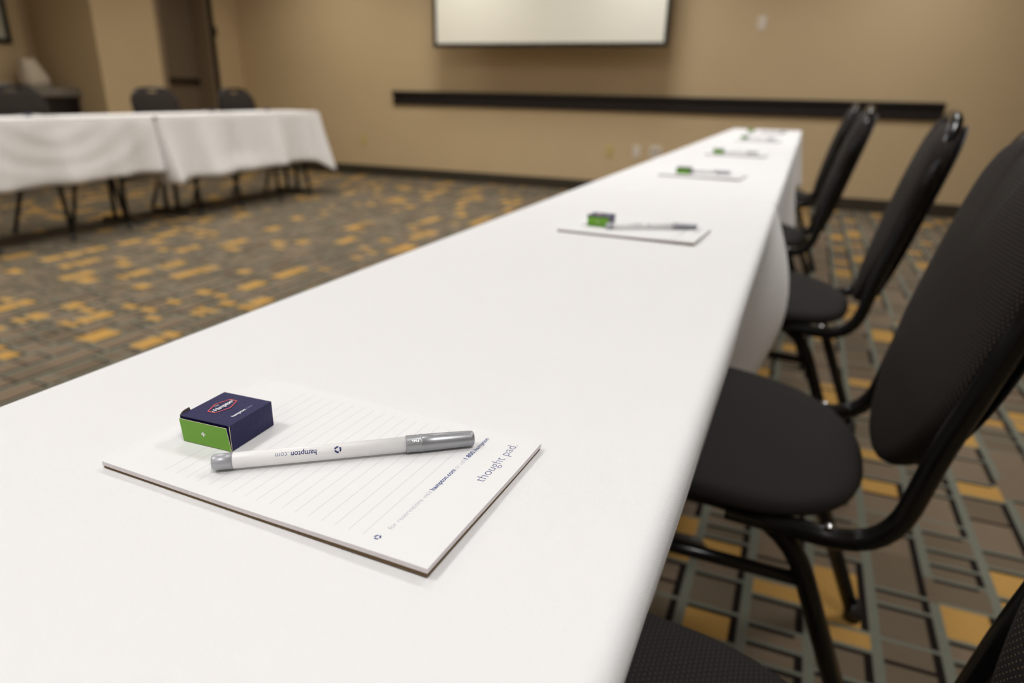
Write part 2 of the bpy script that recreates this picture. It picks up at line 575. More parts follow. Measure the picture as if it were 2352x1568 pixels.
# counter with a white object, and the picture at the far left
t = thing('counter_cabinet', 'black cabinet with grey stone countertop against the far left wall', 'cabinet', (-6.95, 4.3, 0))
bm = box(-0.2, 0.18, -1.3, 0.72, 0.0, 0.815, 0.004, 1)
obj('body', bm, M_cab, t)
obj('countertop', box(-0.2, 0.22, -1.32, 0.725, 0.815, 0.9, 0.006, 2), M_counter, t)
for i in range(3):
    a = -1.28 + i * 0.665
    d_ = obj('door', box(0.18, 0.198, a + 0.01, a + 0.655, 0.1, 0.80, 0.004, 1), M_cab, t)
    obj('handle', tube([(0.198, a + 0.6, 0.6), (0.222, a + 0.6, 0.61), (0.222, a + 0.6, 0.73), (0.198, a + 0.6, 0.74)], 0.005, seg=8), M_dark, d_)

def crumple_box():
    bm = bmesh.new()
    r2 = random.Random(4)
    prof = [(0.0, 1.0), (0.07, 0.97), (0.14, 0.82), (0.19, 0.68), (0.24, 0.58), (0.25, 0.52)]
    n = 20
    rings = []
    for z, s in prof:
        ring = []
        for k in range(n):
            a = 2 * PI * k / n
            rr = 1 / max(abs(math.cos(a)), abs(math.sin(a))) ** 0.55
            j = 1 + 0.05 * r2.uniform(-1, 1)
            ring.append(bm.verts.new((0.10 * rr * math.cos(a) * s * j, (0.125 * rr * math.sin(a)) * s * j + (s - 1) * 0.10, z)))
        rings.append(ring)
    for A, B in zip(rings, rings[1:]):
        for k in range(n): bm.faces.new((A[k], A[(k + 1) % n], B[(k + 1) % n], B[k]))
    bm.faces.new(rings[0][::-1]); bm.faces.new(rings[-1])
    bmesh.ops.recalc_face_normals(bm, faces=bm.faces[:])
    return bm
o = obj('paper_bag', crumple_box(), mat('off white bag paper', lin(205, 192, 172), 0.8), smooth=True)
o.location = (-6.93, 4.72, 0.9)
tag(o, 'blurred whitish bag standing on the dark counter at far left', 'bag')

t = thing('framed_picture', 'black framed pale picture on the left wall, cut by the image edge', 'picture', (-7.15, 4.2, 1.28))
py0, py1, pz1 = -0.5, 0.515, 0.75
bm = bmesh.new()
add_box(bm, 0, 0.03, py0, py1, 0, 0.045, 0.004, 1)
add_box(bm, 0, 0.03, py0, py1, pz1 - 0.045, pz1, 0.004, 1)
add_box(bm, 0, 0.03, py0, py0 + 0.045, 0.045, pz1 - 0.045, 0.004, 1)
add_box(bm, 0, 0.03, py1 - 0.045, py1, 0.045, pz1 - 0.045, 0.004, 1)
obj('frame', bm, M_frame, t)
obj('picture_mat', box(0, 0.014, py0 + 0.045, py1 - 0.045, 0.045, pz1 - 0.045), M_mirror, t)

# ceiling panels: the lamps of the room
first = None
n_ = 0
for ix, x in enumerate((-4.9, -3.2, -1.4, 0.65)):
    for iy, y in enumerate((-2.6, -0.3, 2.0, 4.0, 5.9)):
        if first is None:
            t = thing('ceiling_light', None, 'ceiling light', (x, y, H), group='ceiling light panels')
            bm = bmesh.new()
            for a in ((-0.31, 0.31, -0.31, -0.29), (-0.31, 0.31, 0.29, 0.31), (-0.31, -0.29, -0.29, 0.29), (0.29, 0.31, -0.29, 0.29)):
                add_box(bm, a[0], a[1], a[2], a[3], -0.02, 0.0)
            obj('frame', bm, M_white_paint, t)
            obj('diffuser', box(-0.29, 0.29, -0.29, 0.29, -0.012, -0.004), M_lamp, t)
            ld = bpy.data.lights.new('lamp', 'AREA')
            ld.shape = 'SQUARE'; ld.size = 0.56; ld.spread = math.radians(125)
            ld.energy = LAMP_WATTS; ld.color = LAMP_COLOUR
            lo = bpy.data.objects.new('lamp', ld); COL.objects.link(lo)
            lo.parent = t; lo.location = (0, 0, -0.014)
            first = t
        else:
            t = dup(first, (x, y, H))
        for l_ in t.children:
            if l_.type == 'LIGHT':
                l_.data = l_.data.copy()
                l_.data.energy = LAMP_WATTS * (0.85 if ix == 0 else 1.0)
                l_.data.color = ((1.0, 0.935, 0.82), (1.0, 0.965, 0.915), (1.0, 0.992, 0.99), (1.0, 0.992, 0.99))[ix]
        tag(t, 'square white ceiling light panel, %s column, %s row' % (('leftmost', 'second from left', 'second from right', 'rightmost')[ix],
                                                                     ('rearmost', 'second rearmost', 'middle', 'second', 'wall-side front')[iy]), group='ceiling light panels')

# ------------------------------------------------------------------ folding tables
def make_table(name, xc, y0, y1, wid, label, group):
    t = thing(name, label, 'table', (xc, (y0 + y1) / 2, 0), group=group)
    L = (y1 - y0) / 2 - 0.006
    W = wid / 2 - 0.008
    obj('tabletop', box(-W, W, -L, L, TZ - 0.027, TZ - 0.0045, 0.004, 2), M_under, t)
    for s in (-1, 1):
        yy = s * (L - 0.22)
        bm = bmesh.new()
        for dx in (-0.06, 0.06):
            add_tube(bm, [(dx, yy, 0.03), (dx, yy, TZ - 0.03)], 0.017, seg=10)
        add_tube(bm, fillet([(-W + 0.03, yy, 0.012), (-W + 0.05, yy, 0.03), (W - 0.05, yy, 0.03), (W - 0.03, yy, 0.012)], 0.015, 4), 0.0125, seg=10)
        add_tube(bm, [(-W + 0.04, yy, TZ - 0.038), (W - 0.04, yy, TZ - 0.038)], 0.010, seg=10)
        lg = obj('leg', bm, M_tleg, t, smooth=True)
        obj('brace', tube([(0, yy, 0.42), (0, yy - s * 0.3, TZ - 0.035)], 0.006, seg=8), M_tleg, lg)
    return t

def smooth01(a, b, x):
    t = max(0.0, min(1.0, (x - a) / (b - a)))
    return t * t * (3 - 2 * t)

def make_cloth(name, x0, x1, y0, y1, label, drop, group, hemfn=None, offn=None, free0=False, free1=False, seed=0, fold=0.012, step=0.028, rs=0.011, flare=(0.05, 0.05), extra=(0.0, 0.0), cwid=0.10):
    """a cloth over a table top: flat top, rounded shoulder, hanging sides with folds.
    hemfn(side, s) -> hem drop ; offn(side, s, t) -> outward push of the hanging part."""
    r2 = random.Random(seed)
    ph = [r2.uniform(0, 6.28) for _ in range(8)]
    cr_ = rs + 0.006                    # plan radius of the corners
    # perimeter as list of (point, outward normal, side, s)
    per = []
    def seg(p, q, nrm, side):
        L = (Vector(q) - Vector(p)).length
        n = max(2, int(L / step))
        for i in range(n):
            f = i / n
            per.append((Vector(p) * (1 - f) + Vector(q) * f, Vector(nrm), side, f * L, L))
    def arc(c, a0, side):
        for i in range(5):
            a = a0 + PI / 2 * i / 5
            per.append((Vector((c[0] + cr_ * math.cos(a), c[1] + cr_ * math.sin(a))), Vector((math.cos(a), math.sin(a))), side, i / 5.0, 1))
    seg((x1, y0 + cr_), (x1, y1 - cr_), (1, 0), 'right')
    arc((x1 - cr_, y1 - cr_), 0, 'c_right_far')
    seg((x1 - cr_, y1), (x0 + cr_, y1), (0, 1), 'far')
    arc((x0 + cr_, y1 - cr_), PI / 2, 'c_left_far')
    seg((x0, y1 - cr_), (x0, y0 + cr_), (-1, 0), 'left')
    arc((x0 + cr_, y0 + cr_), PI, 'c_left_near')
    seg((x0 + cr_, y0), (x1 - cr_, y0), (0, -1), 'near')
    arc((x1 - cr_, y0 + cr_), 1.5 * PI, 'c_right_near')
    bm = bmesh.new()
    N = len(per)
    rings = []
    # profile: shoulder
    prof = [(-rs, 0.0)]
    for i in range(1, 6):
        a = PI / 2 * i / 5
        prof.append((-rs + rs * math.sin(a), -rs + rs * math.cos(a)))
    for off, dz in prof:
        ring = []
        for p, nrm, side, s, L in per:
            joint = (side.endswith('far') and not free1) or (side.endswith('near') and not free0)
            kz = 0.3 if joint else 1.0
            ring.append(bm.verts.new((p.x + nrm.x * off, p.y + nrm.y * off * kz, TZ + dz * (1 - (1 - kz) * abs(nrm.y)))))
        rings.append(ring)
    K = 12
    for k in range(1, K + 1):
        t = k / K
        ring = []
        for p, nrm, side, s, L in per:
            yy = p.y
            end = side in ('far', 'near')
            is_free = (free1 and (side == 'far' or side.endswith('far'))) or (free0 and (side == 'near' or side.endswith('near')))
            hem = hemfn(side, p) if hemfn else drop
            # distance to nearest corner, for the corner fold
            dc = min(abs(p.y - y0), abs(p.y - y1)) if not end else min(abs(p.x - x0), abs(p.x - x1))
            cw = math.exp(-(dc / cwid) ** 2)
            kc = 1 if p.y > (y0 + y1) / 2 else 0
            out = 0.0
            if end and not is_free:
                out = 0.002 * t
            else:
                u = p.y if not end else p.x
                out = fold * t * (math.sin(u * 17 + ph[0]) * 0.5 + math.sin(u * 9.3 + ph[1]) * 0.7 + math.sin(u * 31 + ph[2]) * 0.25)
                out = out * (1 - cw) + fold * t * 1.0
                out += cw * flare[kc] * t ** 1.2
                out -= 0.02 * t * math.exp(-((dc - 0.19) / 0.07) ** 2)
            if offn: out += offn(side, p, t)
            d = hem + (extra[kc] * cw if (not end or is_free) else 0.0)
            nx, ny = nrm.x, nrm.y
            if side.startswith('c_') and not is_free: ny = ny * 0.03
            if not end and not is_free: ny = 0 if not side.startswith('c_') else ny
            ring.append(bm.verts.new((p.x + nx * out, p.y + ny * out, TZ - rs - (d - rs) * t)))
        rings.append(ring)
    for A, B in zip(rings, rings[1:]):
        for i in range(N):
            j = (i + 1) % N
            bm.faces.new((A[j], A[i], B[i], B[j]))
    # the flat top: strips from side to side, plus one piece at either end
    R_ = [i for i in range(N) if per[i][2] == 'right']
    L_ = [i for i in range(N) if per[i][2] == 'left']
    nn = min(len(R_), len(L_))
    top = rings[0]
    for k in range(nn - 1):
        bm.faces.new((top[R_[k]], top[R_[k + 1]], top[L_[-2 - k]], top[L_[-1 - k]]))
    far = [top[i] for i in range(R_[nn - 1], L_[-nn] + 1)]
    near = [top[i % N] for i in range(L_[-1], N + R_[0] + 1)]
    for poly_ in (far, near):
        f = bm.faces.new(poly_)
        bmesh.ops.triangulate(bm, faces=[f])
    bmesh.ops.recalc_face_normals(bm, faces=bm.faces[:])
    for f in bm.faces: f.smooth = not all(v.co.z > TZ - 1e-5 for v in f.verts)
    o = obj(name, bm, M_cloth)
    so = o.modifiers.new('thickness', 'SOLIDIFY')
    so.thickness = 0.0016
    so.offset = -1
    tag(o, label, 'tablecloth', group)
    return o

TX0, TX1 = -0.487, -0.0355
TB = [-0.285, 1.545, 3.375, 5.205]
tl = ['folding table under the nearest white cloth, holding the sharp notepad', 'folding table under the middle white cloth of the right-hand row',
      'folding table under the farthest white cloth of the right-hand row']
cl = ['white tablecloth filling the foreground under the nearest notepad and pen', 'white tablecloth on the middle table of the right-hand row',
      'white tablecloth on the farthest table of the right-hand row, near the wall']
def hem_near(side, p):
    d = 0.36
    if side in ('right', 'c_right_far', 'c_right_near'):
        for c in (0.315, 1.02):
            k = smooth01(0.33, 0.25, abs(p.y - c))
            d = d * (1 - k) + 0.255 * k
    return d
def off_near(side, p, t):
    if side in ('right', 'c_right_far'):
        tuck = -(0.155 * max(0.0, 0.225 * t + 0.012 - 0.03) + 0.028 * t) * smooth01(1.38, 1.26, p.y)
        dn = min(t * 0.37 / 0.40, 1.0)
        return tuck + 0.052 * math.sin(PI * dn) * smooth01(1.26, 1.50, p.y) - 0.012 * t * smooth01(1.3, 1.5, p.y) + 0.006 * t * math.sin(p.y * 52 + t * 4) * smooth01(1.2, 1.35, p.y)
    return 0
def hem_mid(side, p):
    d = 0.36
    if side in ('right',):
        for c in (1.91, 2.82, 4.05):
            k = smooth01(0.30, 0.24, abs(p.y - c))
            d = d * (1 - k) + 0.255 * k
    return d
def off_mid(side, p, t):
    if side == 'right': return -0.02 * t
    return 0
for i in range(3):
    make_table('folding_table', (TX0 + TX1) / 2, TB[i], TB[i + 1], TX1 - TX0, tl[i], 'tables of the right-hand row')
    make_cloth('tablecloth', TX0, TX1, TB[i] + 0.0012, TB[i + 1] - 0.0012, cl[i], 0.36, 'cloths of the right-hand row',
               hemfn=hem_near if i == 0 else hem_mid, offn=off_near if i == 0 else off_mid, free1=(i == 2), free0=(i == 0), seed=i + 3, fold=0.008, rs=0.012,
               flare=(0.0, 0.0) if i == 0 else (0.012, 0.045), extra=(0.0, 0.0) if i == 0 else (0.0, 0.02))

LX0, LX1 = -4.70, -4.25
LB = [0.04, 1.87, 3.70, 5.56]
def hem_left(side, p):
    return 0.385 + 0.008 * math.sin(p.y * 3.1) if p.y < 3.7 else 0.445 - 0.02 * smooth01(4.0, 5.2, p.y)
ll = ['white tablecloth at the near end of the left-hand row, outside the picture edge', 'white tablecloth on the left-hand row, cut by the left picture edge',
      'white tablecloth at the far end of the left-hand row, its corner hanging free']
lt = ['folding table at the near end of the left-hand row', 'folding table under the left-hand cloth cut by the picture edge',
      'folding table under the far end cloth of the left-hand row']
def off_left(side, p, t):
    if side != 'right': return 0.0
    o_ = 0.012 * t
    o_ += 0.035 * smooth01(0.62, 0.95, t) * math.exp(-((p.y - 4.42) / 0.22) ** 2)
    # sagging swags on the nearer cloth
    if p.y < 3.7:
        for k_ in (0.25, 0.55, 0.85):
            yc = 2.95
            rad = math.hypot((p.y - yc) / 0.75, t)
            o_ += 0.009 * math.exp(-((rad - k_) / 0.09) ** 2)
    return o_
for i in (1, 2):
    make_table('folding_table', (LX0 + LX1) / 2, LB[i], LB[i + 1], LX1 - LX0, lt[i], 'tables of the left-hand row')
    make_cloth('tablecloth', LX0, LX1, LB[i] + 0.003, LB[i + 1] - 0.003, ll[i], 0.40, 'cloths of the left-hand row',
               hemfn=hem_left, offn=off_left, free1=(i == 2), free0=(i == 1), seed=i + 20, fold=0.045 if i == 2 else 0.035, rs=0.03, cwid=0.13,
               flare=(0.0, 0.02) if i == 1 else (0.09, 0.08), extra=(0.0, 0.0) if i == 1 else (0.02, 0.11))

# ------------------------------------------------------------------ chairs
def superoval(a_front, a_back, b, ef=3.2, eb=2.2, n=56):
    pts = []
    for k in range(n):
        a = 2 * PI * k / n
        c, s = math.cos(a), math.sin(a)
        if c >= 0: e = eb; ax = a_back
        else: e = ef; ax = a_front
        r = (abs(c) ** e + abs(s) ** e) ** (-1 / e)
        pts.append((ax * r * c, b * r * s))
    return pts

def cushion(pts, h, dome, place, r=None):
    """pts: outline; h: thickness; dome: crown height; place(u, v, w) -> xyz. UVs in metres."""
    bm = bmesh.new()
    uvl = bm.loops.layers.uv.new('UVMap')
    n = len(pts)
    cu_ = sum(p[0] for p in pts) / n; cv_ = sum(p[1] for p in pts) / n
    prof = [(0.90, 0.0), (0.965, 0.004), (0.99, h * 0.25), (1.0, h * 0.5), (0.99, h * 0.78), (0.965, h * 0.94), (0.92, h * 1.02)]
    for s in (0.8, 0.6, 0.4, 0.2):
        prof.append((s, h + dome * (1 - s * s)))
    uvmap = {}
    def V(s, w, p):
        u = cu_ + (p[0] - cu_) * s; v = cv_ + (p[1] - cv_) * s
        x = bm.verts.new(place(u, v, w))
        side = w if s > 0.9 else h
        dd = math.hypot(v - cv_, u - cu_) or 1.0
        uvmap[x] = (v + (v - cv_) / dd * (h - side), u + (u - cu_) / dd * (h - side))
        return x
    rings = [[V(s, w, p) for p in pts] for s, w in prof]
    c0 = V(0, 0, (cu_, cv_)); c1 = V(0, h + dome, (cu_, cv_))
    for A, B in zip(rings, rings[1:]):
        for k in range(n):
            bm.faces.new((A[k], A[(k + 1) % n], B[(k + 1) % n], B[k]))
    for k in range(n):
        bm.faces.new((c0, rings[0][(k + 1) % n], rings[0][k]))
        bm.faces.new((c1, rings[-1][k], rings[-1][(k + 1) % n]))
    for f in bm.faces:
        for l in f.loops: l[uvl].uv = uvmap[l.vert]
    bmesh.ops.recalc_face_normals(bm, faces=bm.faces[:])
    return bm

def make_chair(label, loc, rz, group):
    """x points to the back of the chair, y sideways; origin on the floor under the seat"""
    t = thing('banquet_chair', label, 'chair', loc, rz, group)
    R = 0.0138
    # seat cushion
    seat = superoval(0.225, 0.195, 0.221, 3.4, 2.25)
    obj('seat', cushion(seat, 0.032, 0.015, lambda u, v, w: (u, v, 0.444 + w - u * 0.11)), M_seat, t, smooth=True)
    # side frames: front leg, rail and rear leg in one bent tube per side
    for s in (-1, 1):
        y0, y1 = s * 0.182, s * 0.210
        pts = fillet([(-0.275, y1, 0.012), (-0.185, y0, 0.452), (0.098, y0, 0.428), (0.265, y1, 0.012)], [0.085, 0.085])
        lf = obj('leg_frame', tube(pts, R), M_black, t, smooth=True)
        for xx in (-0.275, 0.265):
            obj('foot_cap', tube([(xx, y1, 0.0), (xx * 0.978, y1, 0.04)], 0.0155, seg=12), M_blackpl, lf, smooth=True)
        obj('side_stretcher', tube([(-0.206, s * 0.189, 0.350), (0.129, s * 0.189, 0.345)], 0.0095, seg=12), M_black, lf, smooth=True)
        obj('stacking_bumper', box(-0.19, -0.13, s * 0.182 - 0.014, s * 0.182 + 0.014, 0.408, 0.434, 0.004, 2), M_grey, lf)
    # cross tubes under the seat
    for xx in (-0.16, 0.06):
        obj('cross_tube', tube([(xx, -0.182, 0.4305 + (0.012 if xx < 0 else 0)), (xx, 0.182, 0.4305 + (0.012 if xx < 0 else 0))], 0.009, seg=12), M_black, t, smooth=True)
    # back frame: one closed hoop tube rising from both rails
    def bx(z):           # centre line of the leaning back
        return 0.222 + (z - 0.50) * 0.26
    ys = 0.205
    def lower(s): return [(0.02, s * 0.196, 0.430), (0.212, s * 0.203, 0.424)]
    hoop = []
    L = lower(-1)
    pts = [L[0], L[1], (bx(0.57), -0.205, 0.57), (bx(0.70), -0.208, 0.70), (bx(0.80), -0.208, 0.80), (bx(0.905), -0.158, 0.905), (bx(0.920), 0, 0.920),
           (bx(0.905), 0.158, 0.905), (bx(0.80), 0.208, 0.80), (bx(0.70), 0.208, 0.70), (bx(0.57), 0.205, 0.57), lower(1)[1], lower(1)[0]]
    pts = fillet(pts, [0.085, 0.03, 0.05, 0.04, 0.085, 0.08, 0.085, 0.04, 0.05, 0.03, 0.085])
    bf = obj('back_frame', tube(pts, R), M_black, t, smooth=True)
    for s in (-1, 1):
        obj('bolt', add_lathe(bmesh.new(), [(0.0, 0.0), (0.006, 0.0), (0.006, 0.003), (0.003, 0.0045), (0.0, 0.005)], 12,
                              Matrix.Translation((0.145, s * 0.200, 0.4400))), M_chrome, bf, smooth=True)
    # backrest cushion with a dip at the top for the hand hole
    out = []
    n = 64
    ctl = [(0.468, 0.0), (0.471, 0.05), (0.495, 0.110), (0.55, 0.166), (0.62, 0.202), (0.69, 0.211), (0.76, 0.214), (0.83, 0.210), (0.872, 0.190), (0.895, 0.15), (0.908, 0.095), (0.903, 0.062), (0.886, 0.048), (0.884, 0.0)]
    right = ctl
    left = [(z, -y) for z, y in ctl[::-1][1:-1]]
    poly = [(z, y) for z, y in right] + left
    # chaikin smoothing
    for _ in range(2):
        q = []
        for i in range(len(poly)):
            a, b = poly[i], poly[(i + 1) % len(poly)]
            q.append((a[0] * 0.75 + b[0] * 0.25, a[1] * 0.75 + b[1] * 0.25))
            q.append((a[0] * 0.25 + b[0] * 0.75, a[1] * 0.25 + b[1] * 0.75))
        poly = q
    def place(u, v, w):
        return (bx(u) + 0.022 - w * 0.975, v, u + w * 0.066)
    br = obj('backrest', cushion(poly, 0.045, 0.016, place), M_back, t, smooth=True)
    # plastic shell at the rear of the backrest
    poly2 = [(0.70 + (z - 0.70) * 0.97, y * 0.97) for z, y in poly]
    obj('back_shell', cushion(poly2, 0.008, 0.002, lambda u, v, w: (bx(u) + 0.0225 + w, v, u)), M_blackpl, br, smooth=True)
    return t

CH = make_chair('black banquet chair in the bottom right corner, only seat and back edges showing', (-0.036, 0.33, 0), 0, 'chairs along the right-hand row')
right = [(-0.046, 1.03, 0.0, 'large black banquet chair cut by the right picture edge beside the nearest table'),
         (-0.030, 1.91, -0.085, 'black banquet chair beside the joint of the first two cloths, whole back showing'),
         (-0.140, 2.82, -0.04, 'second farthest black banquet chair, tucked under the middle table of the right-hand row'),
         (-0.125, 4.05, -0.04, 'farthest black banquet chair of the right-hand row, mostly hidden behind another chair')]
for x, y, a, lb in right:
    dup(CH, (x, y, 0), a, lb, 'chairs along the right-hand row')
left = [(-4.50, 2.25, PI, 'black chair behind the left-hand row whose front leg stands at the left picture edge'),
        (-4.50, 3.12, PI + 0.03, 'large black chair back rising behind the left-hand cloth at the picture edge'),
        (-4.50, 4.20, PI - 0.02, 'black chair with hand hole behind the middle of the left-hand row, before the pier'),
        (-4.50, 5.08, PI, 'black chair behind the far end of the left-hand row, before the door edge')]
for x, y, a, lb in left:
    dup(CH, (x, y, 0), a, lb, 'chairs behind the left-hand row')

# ------------------------------------------------------------------ notepads, pens and cartons
PW, PD_ = 0.2165, 0.1335       # pad length along x, depth along y
PH = 0.0026                    # paper block
def lift(x, y):                # slight curl of the near right corner
    a = smooth01(-0.2, 1.0, x / (PW / 2)) * smooth01(0.6, -1.0, y / (PD_ / 2))
    return 0.0014 * a
def make_pad(loc, rz, label, detail=True):
    t = thing('notepad', label, 'notepad', loc, rz, 'notepads on the right-hand row')
    def slab(z0, z1, nx=16, ny=10, sx=PW, sy=PD_):
        bm = bmesh.new()
        T = [[bm.verts.new((sx * (i / nx - 0.5), sy * (j / ny - 0.5), z1 + lift(sx * (i / nx - 0.5), sy * (j / ny - 0.5)))) for j in range(ny + 1)] for i in range(nx + 1)]
        B = [[bm.verts.new((v.co.x, v.co.y, z0 + (v.co.z - z1) * (1 if z0 > 0.0002 else 0.6))) for v in row] for row in T]
        for i in range(nx):
            for j in range(ny):
                bm.faces.new((T[i][j], T[i + 1][j], T[i + 1][j + 1], T[i][j + 1]))
                bm.faces.new((B[i][j + 1], B[i + 1][j + 1], B[i + 1][j], B[i][j]))
        for i in range(nx):
            bm.faces.new((B[i][0], B[i + 1][0], T[i + 1][0], T[i][0]))
            bm.faces.new((T[i][ny], T[i + 1][ny], B[i + 1][ny], B[i][ny]))
        for j in range(ny):
            bm.faces.new((T[0][j], T[0][j + 1], B[0][j + 1], B[0][j]))
            bm.faces.new((B[nx][j], B[nx][j + 1], T[nx][j + 1], T[nx][j]))
        return bm
    obj('backing_card', slab(0.0001, 0.0016, sx=PW - 0.0008, sy=PD_ - 0.0008), M_card, t)
    bm = slab(0.0018, 0.0018 + PH)
    for f in bm.faces:
        f.material_index = 0 if abs(f.normal.z) > 0.6 else 1
    bm.normal_update()
    for f in bm.faces:
        f.material_index = 0 if abs(f.normal.z) > 0.6 else 1
    pb = obj('paper_block', bm, [M_paper, M_pedge], t)
    zt = 0.0018 + PH + 0.00004
    # ruled lines run along y
    bm = bmesh.new()
    for k in range(17):
        x = -0.0686 + k * 0.00845
        n = 8
        for i in range(n):
            ya = -0.0580 + 0.116 * i / n; yb = -0.0580 + 0.116 * (i + 1) / n
            bm.faces.new([bm.verts.new((px, py, zt + lift(px, py))) for px, py in ((x - 0.00011, ya), (x + 0.00011, ya), (x + 0.00011, yb), (x - 0.00011, yb))])
    obj('ruled_lines', bm, M_rule, pb)
    if detail:
        def put(bmm, x, y, m, nm):
            xf(bmm, frame_matrix((x, y, zt), (0, 1, 0), (-1, 0, 0)))
            for v in bmm.verts: v.co.z = zt + lift(v.co.x, v.co.y)
            obj(nm, bmm, m, pb)
        bx_ = 0.0772
        y = -0.0490
        put(text_bm('for reservations visit', 0.0042, -0.00002, spacing=1.05, width=0.0385), bx_, y, M_inkl, 'printed_text')
        put(text_bm('hampton.com', 0.0042, 0.00010, spacing=1.05, width=0.0245), bx_, y + 0.0398, M_ink, 'printed_text')
        put(text_bm('or call', 0.0042, -0.00002, spacing=1.05, width=0.0105), bx_, y + 0.0657, M_inkl, 'printed_text')
        put(text_bm('1.800.hampton', 0.0042, 0.00010, spacing=1.05, width=0.0285), bx_, y + 0.0778, M_ink, 'printed_text')
        put(text_bm('thought pad.', 0.0086, -0.00012, spacing=1.0, width=0.047), 0.0968, 0.0105, M_ink, 'printed_text')
        rb = recycle_bm(0.0018)
        put(rb, 0.0745, -0.0570, M_ink, 'recycling_mark')
    return t

PEN_R = 0.0046
def make_pen(loc, rz, label, rx=0.0, detail=True):
    """pen lies along +x, tail at the origin"""
    t = thing('ballpoint_pen', label, 'pen', loc, rz, 'pens on the notepads')
    A = Matrix.Translation((0, 0, 0.0051)) @ Matrix.Rotation(PI / 2, 4, 'Y')
    obj('barrel', add_lathe(bmesh.new(), [(0.0, 0.0112), (PEN_R - 0.0002, 0.0112), (PEN_R, 0.0116), (PEN_R, 0.108), (0.0, 0.108)], 40, A), M_frost, t, smooth=False)
    for p in t.children[0].data.polygons: p.use_smooth = len(p.vertices) == 4
    o = obj('tail_plug', add_lathe(bmesh.new(), [(0.0, 0.0), (0.0034, 0.0001), (0.0040, 0.0004), (0.0044, 0.0011), (PEN_R, 0.0022), (PEN_R, 0.0111), (0.0, 0.0111)], 40, A), M_plug, t)
    for p in o.data.polygons: p.use_smooth = True
    cap = obj('cap', add_lathe(bmesh.new(), [(0.0, 0.1075), (0.0050, 0.1075), (0.0052, 0.1079), (0.0052, 0.1158), (0.0055, 0.1162), (0.0055, 0.1170), (0.0052, 0.1174),
                                             (0.00515, 0.125), (0.0047, 0.1465), (0.0043, 0.1478), (0.0030, 0.1485), (0.0, 0.1487)], 40, A), M_silver, t, smooth=True)
    if detail:
        # lettering wrapped on the barrel, read from the far side
        def wrap(bmm, s0, flip=True, radius=PEN_R, ang=math.radians(52)):
            # glyph x runs towards the tail (-x), glyph up runs down towards the viewer
            bmesh.ops.triangulate(bmm, faces=bmm.faces[:])
            for q_ in range(-5, 12):
                bmesh.ops.bisect_plane(bmm, geom=bmm.verts[:] + bmm.edges[:] + bmm.faces[:], plane_co=(0, q_ * 0.00042, 0), plane_no=(0, 1, 0))
            for v in bmm.verts:
                s = s0 - v.co.x
                a = ang - (v.co.y) / radius        # angle above horizontal on the -y side
                rr = radius + 0.00006
                v.co = Vector((s, -rr * math.cos(a), 0.0051 + rr * math.sin(a)))
            return bmm
        bar = t.children[0]
        obj('printed_text', wrap(text_bm('hampton', 0.0044, 0.00006, width=0.0140), 0.0567), M_inkd, bar)
        obj('printed_text', wrap(text_bm('.com', 0.0042, -0.00001, width=0.0072), 0.0415), mat('grey blue print', lin(110, 124, 150), 0.5), bar)
        rb = recycle_bm(0.0020)
        for v in rb.verts: v.co.y += 0.0012
        obj('recycling_mark', wrap(rb, 0.0685), M_inkd, bar)
        obj('embossed_text', wrap(text_bm('BIC', 0.0046, 0.00002, width=0.0058), 0.1150, radius=0.0052, ang=math.radians(58)), mat('raised silver letters', (0.45, 0.46, 0.48, 1), 0.3, metal=0.6), cap)
    return t

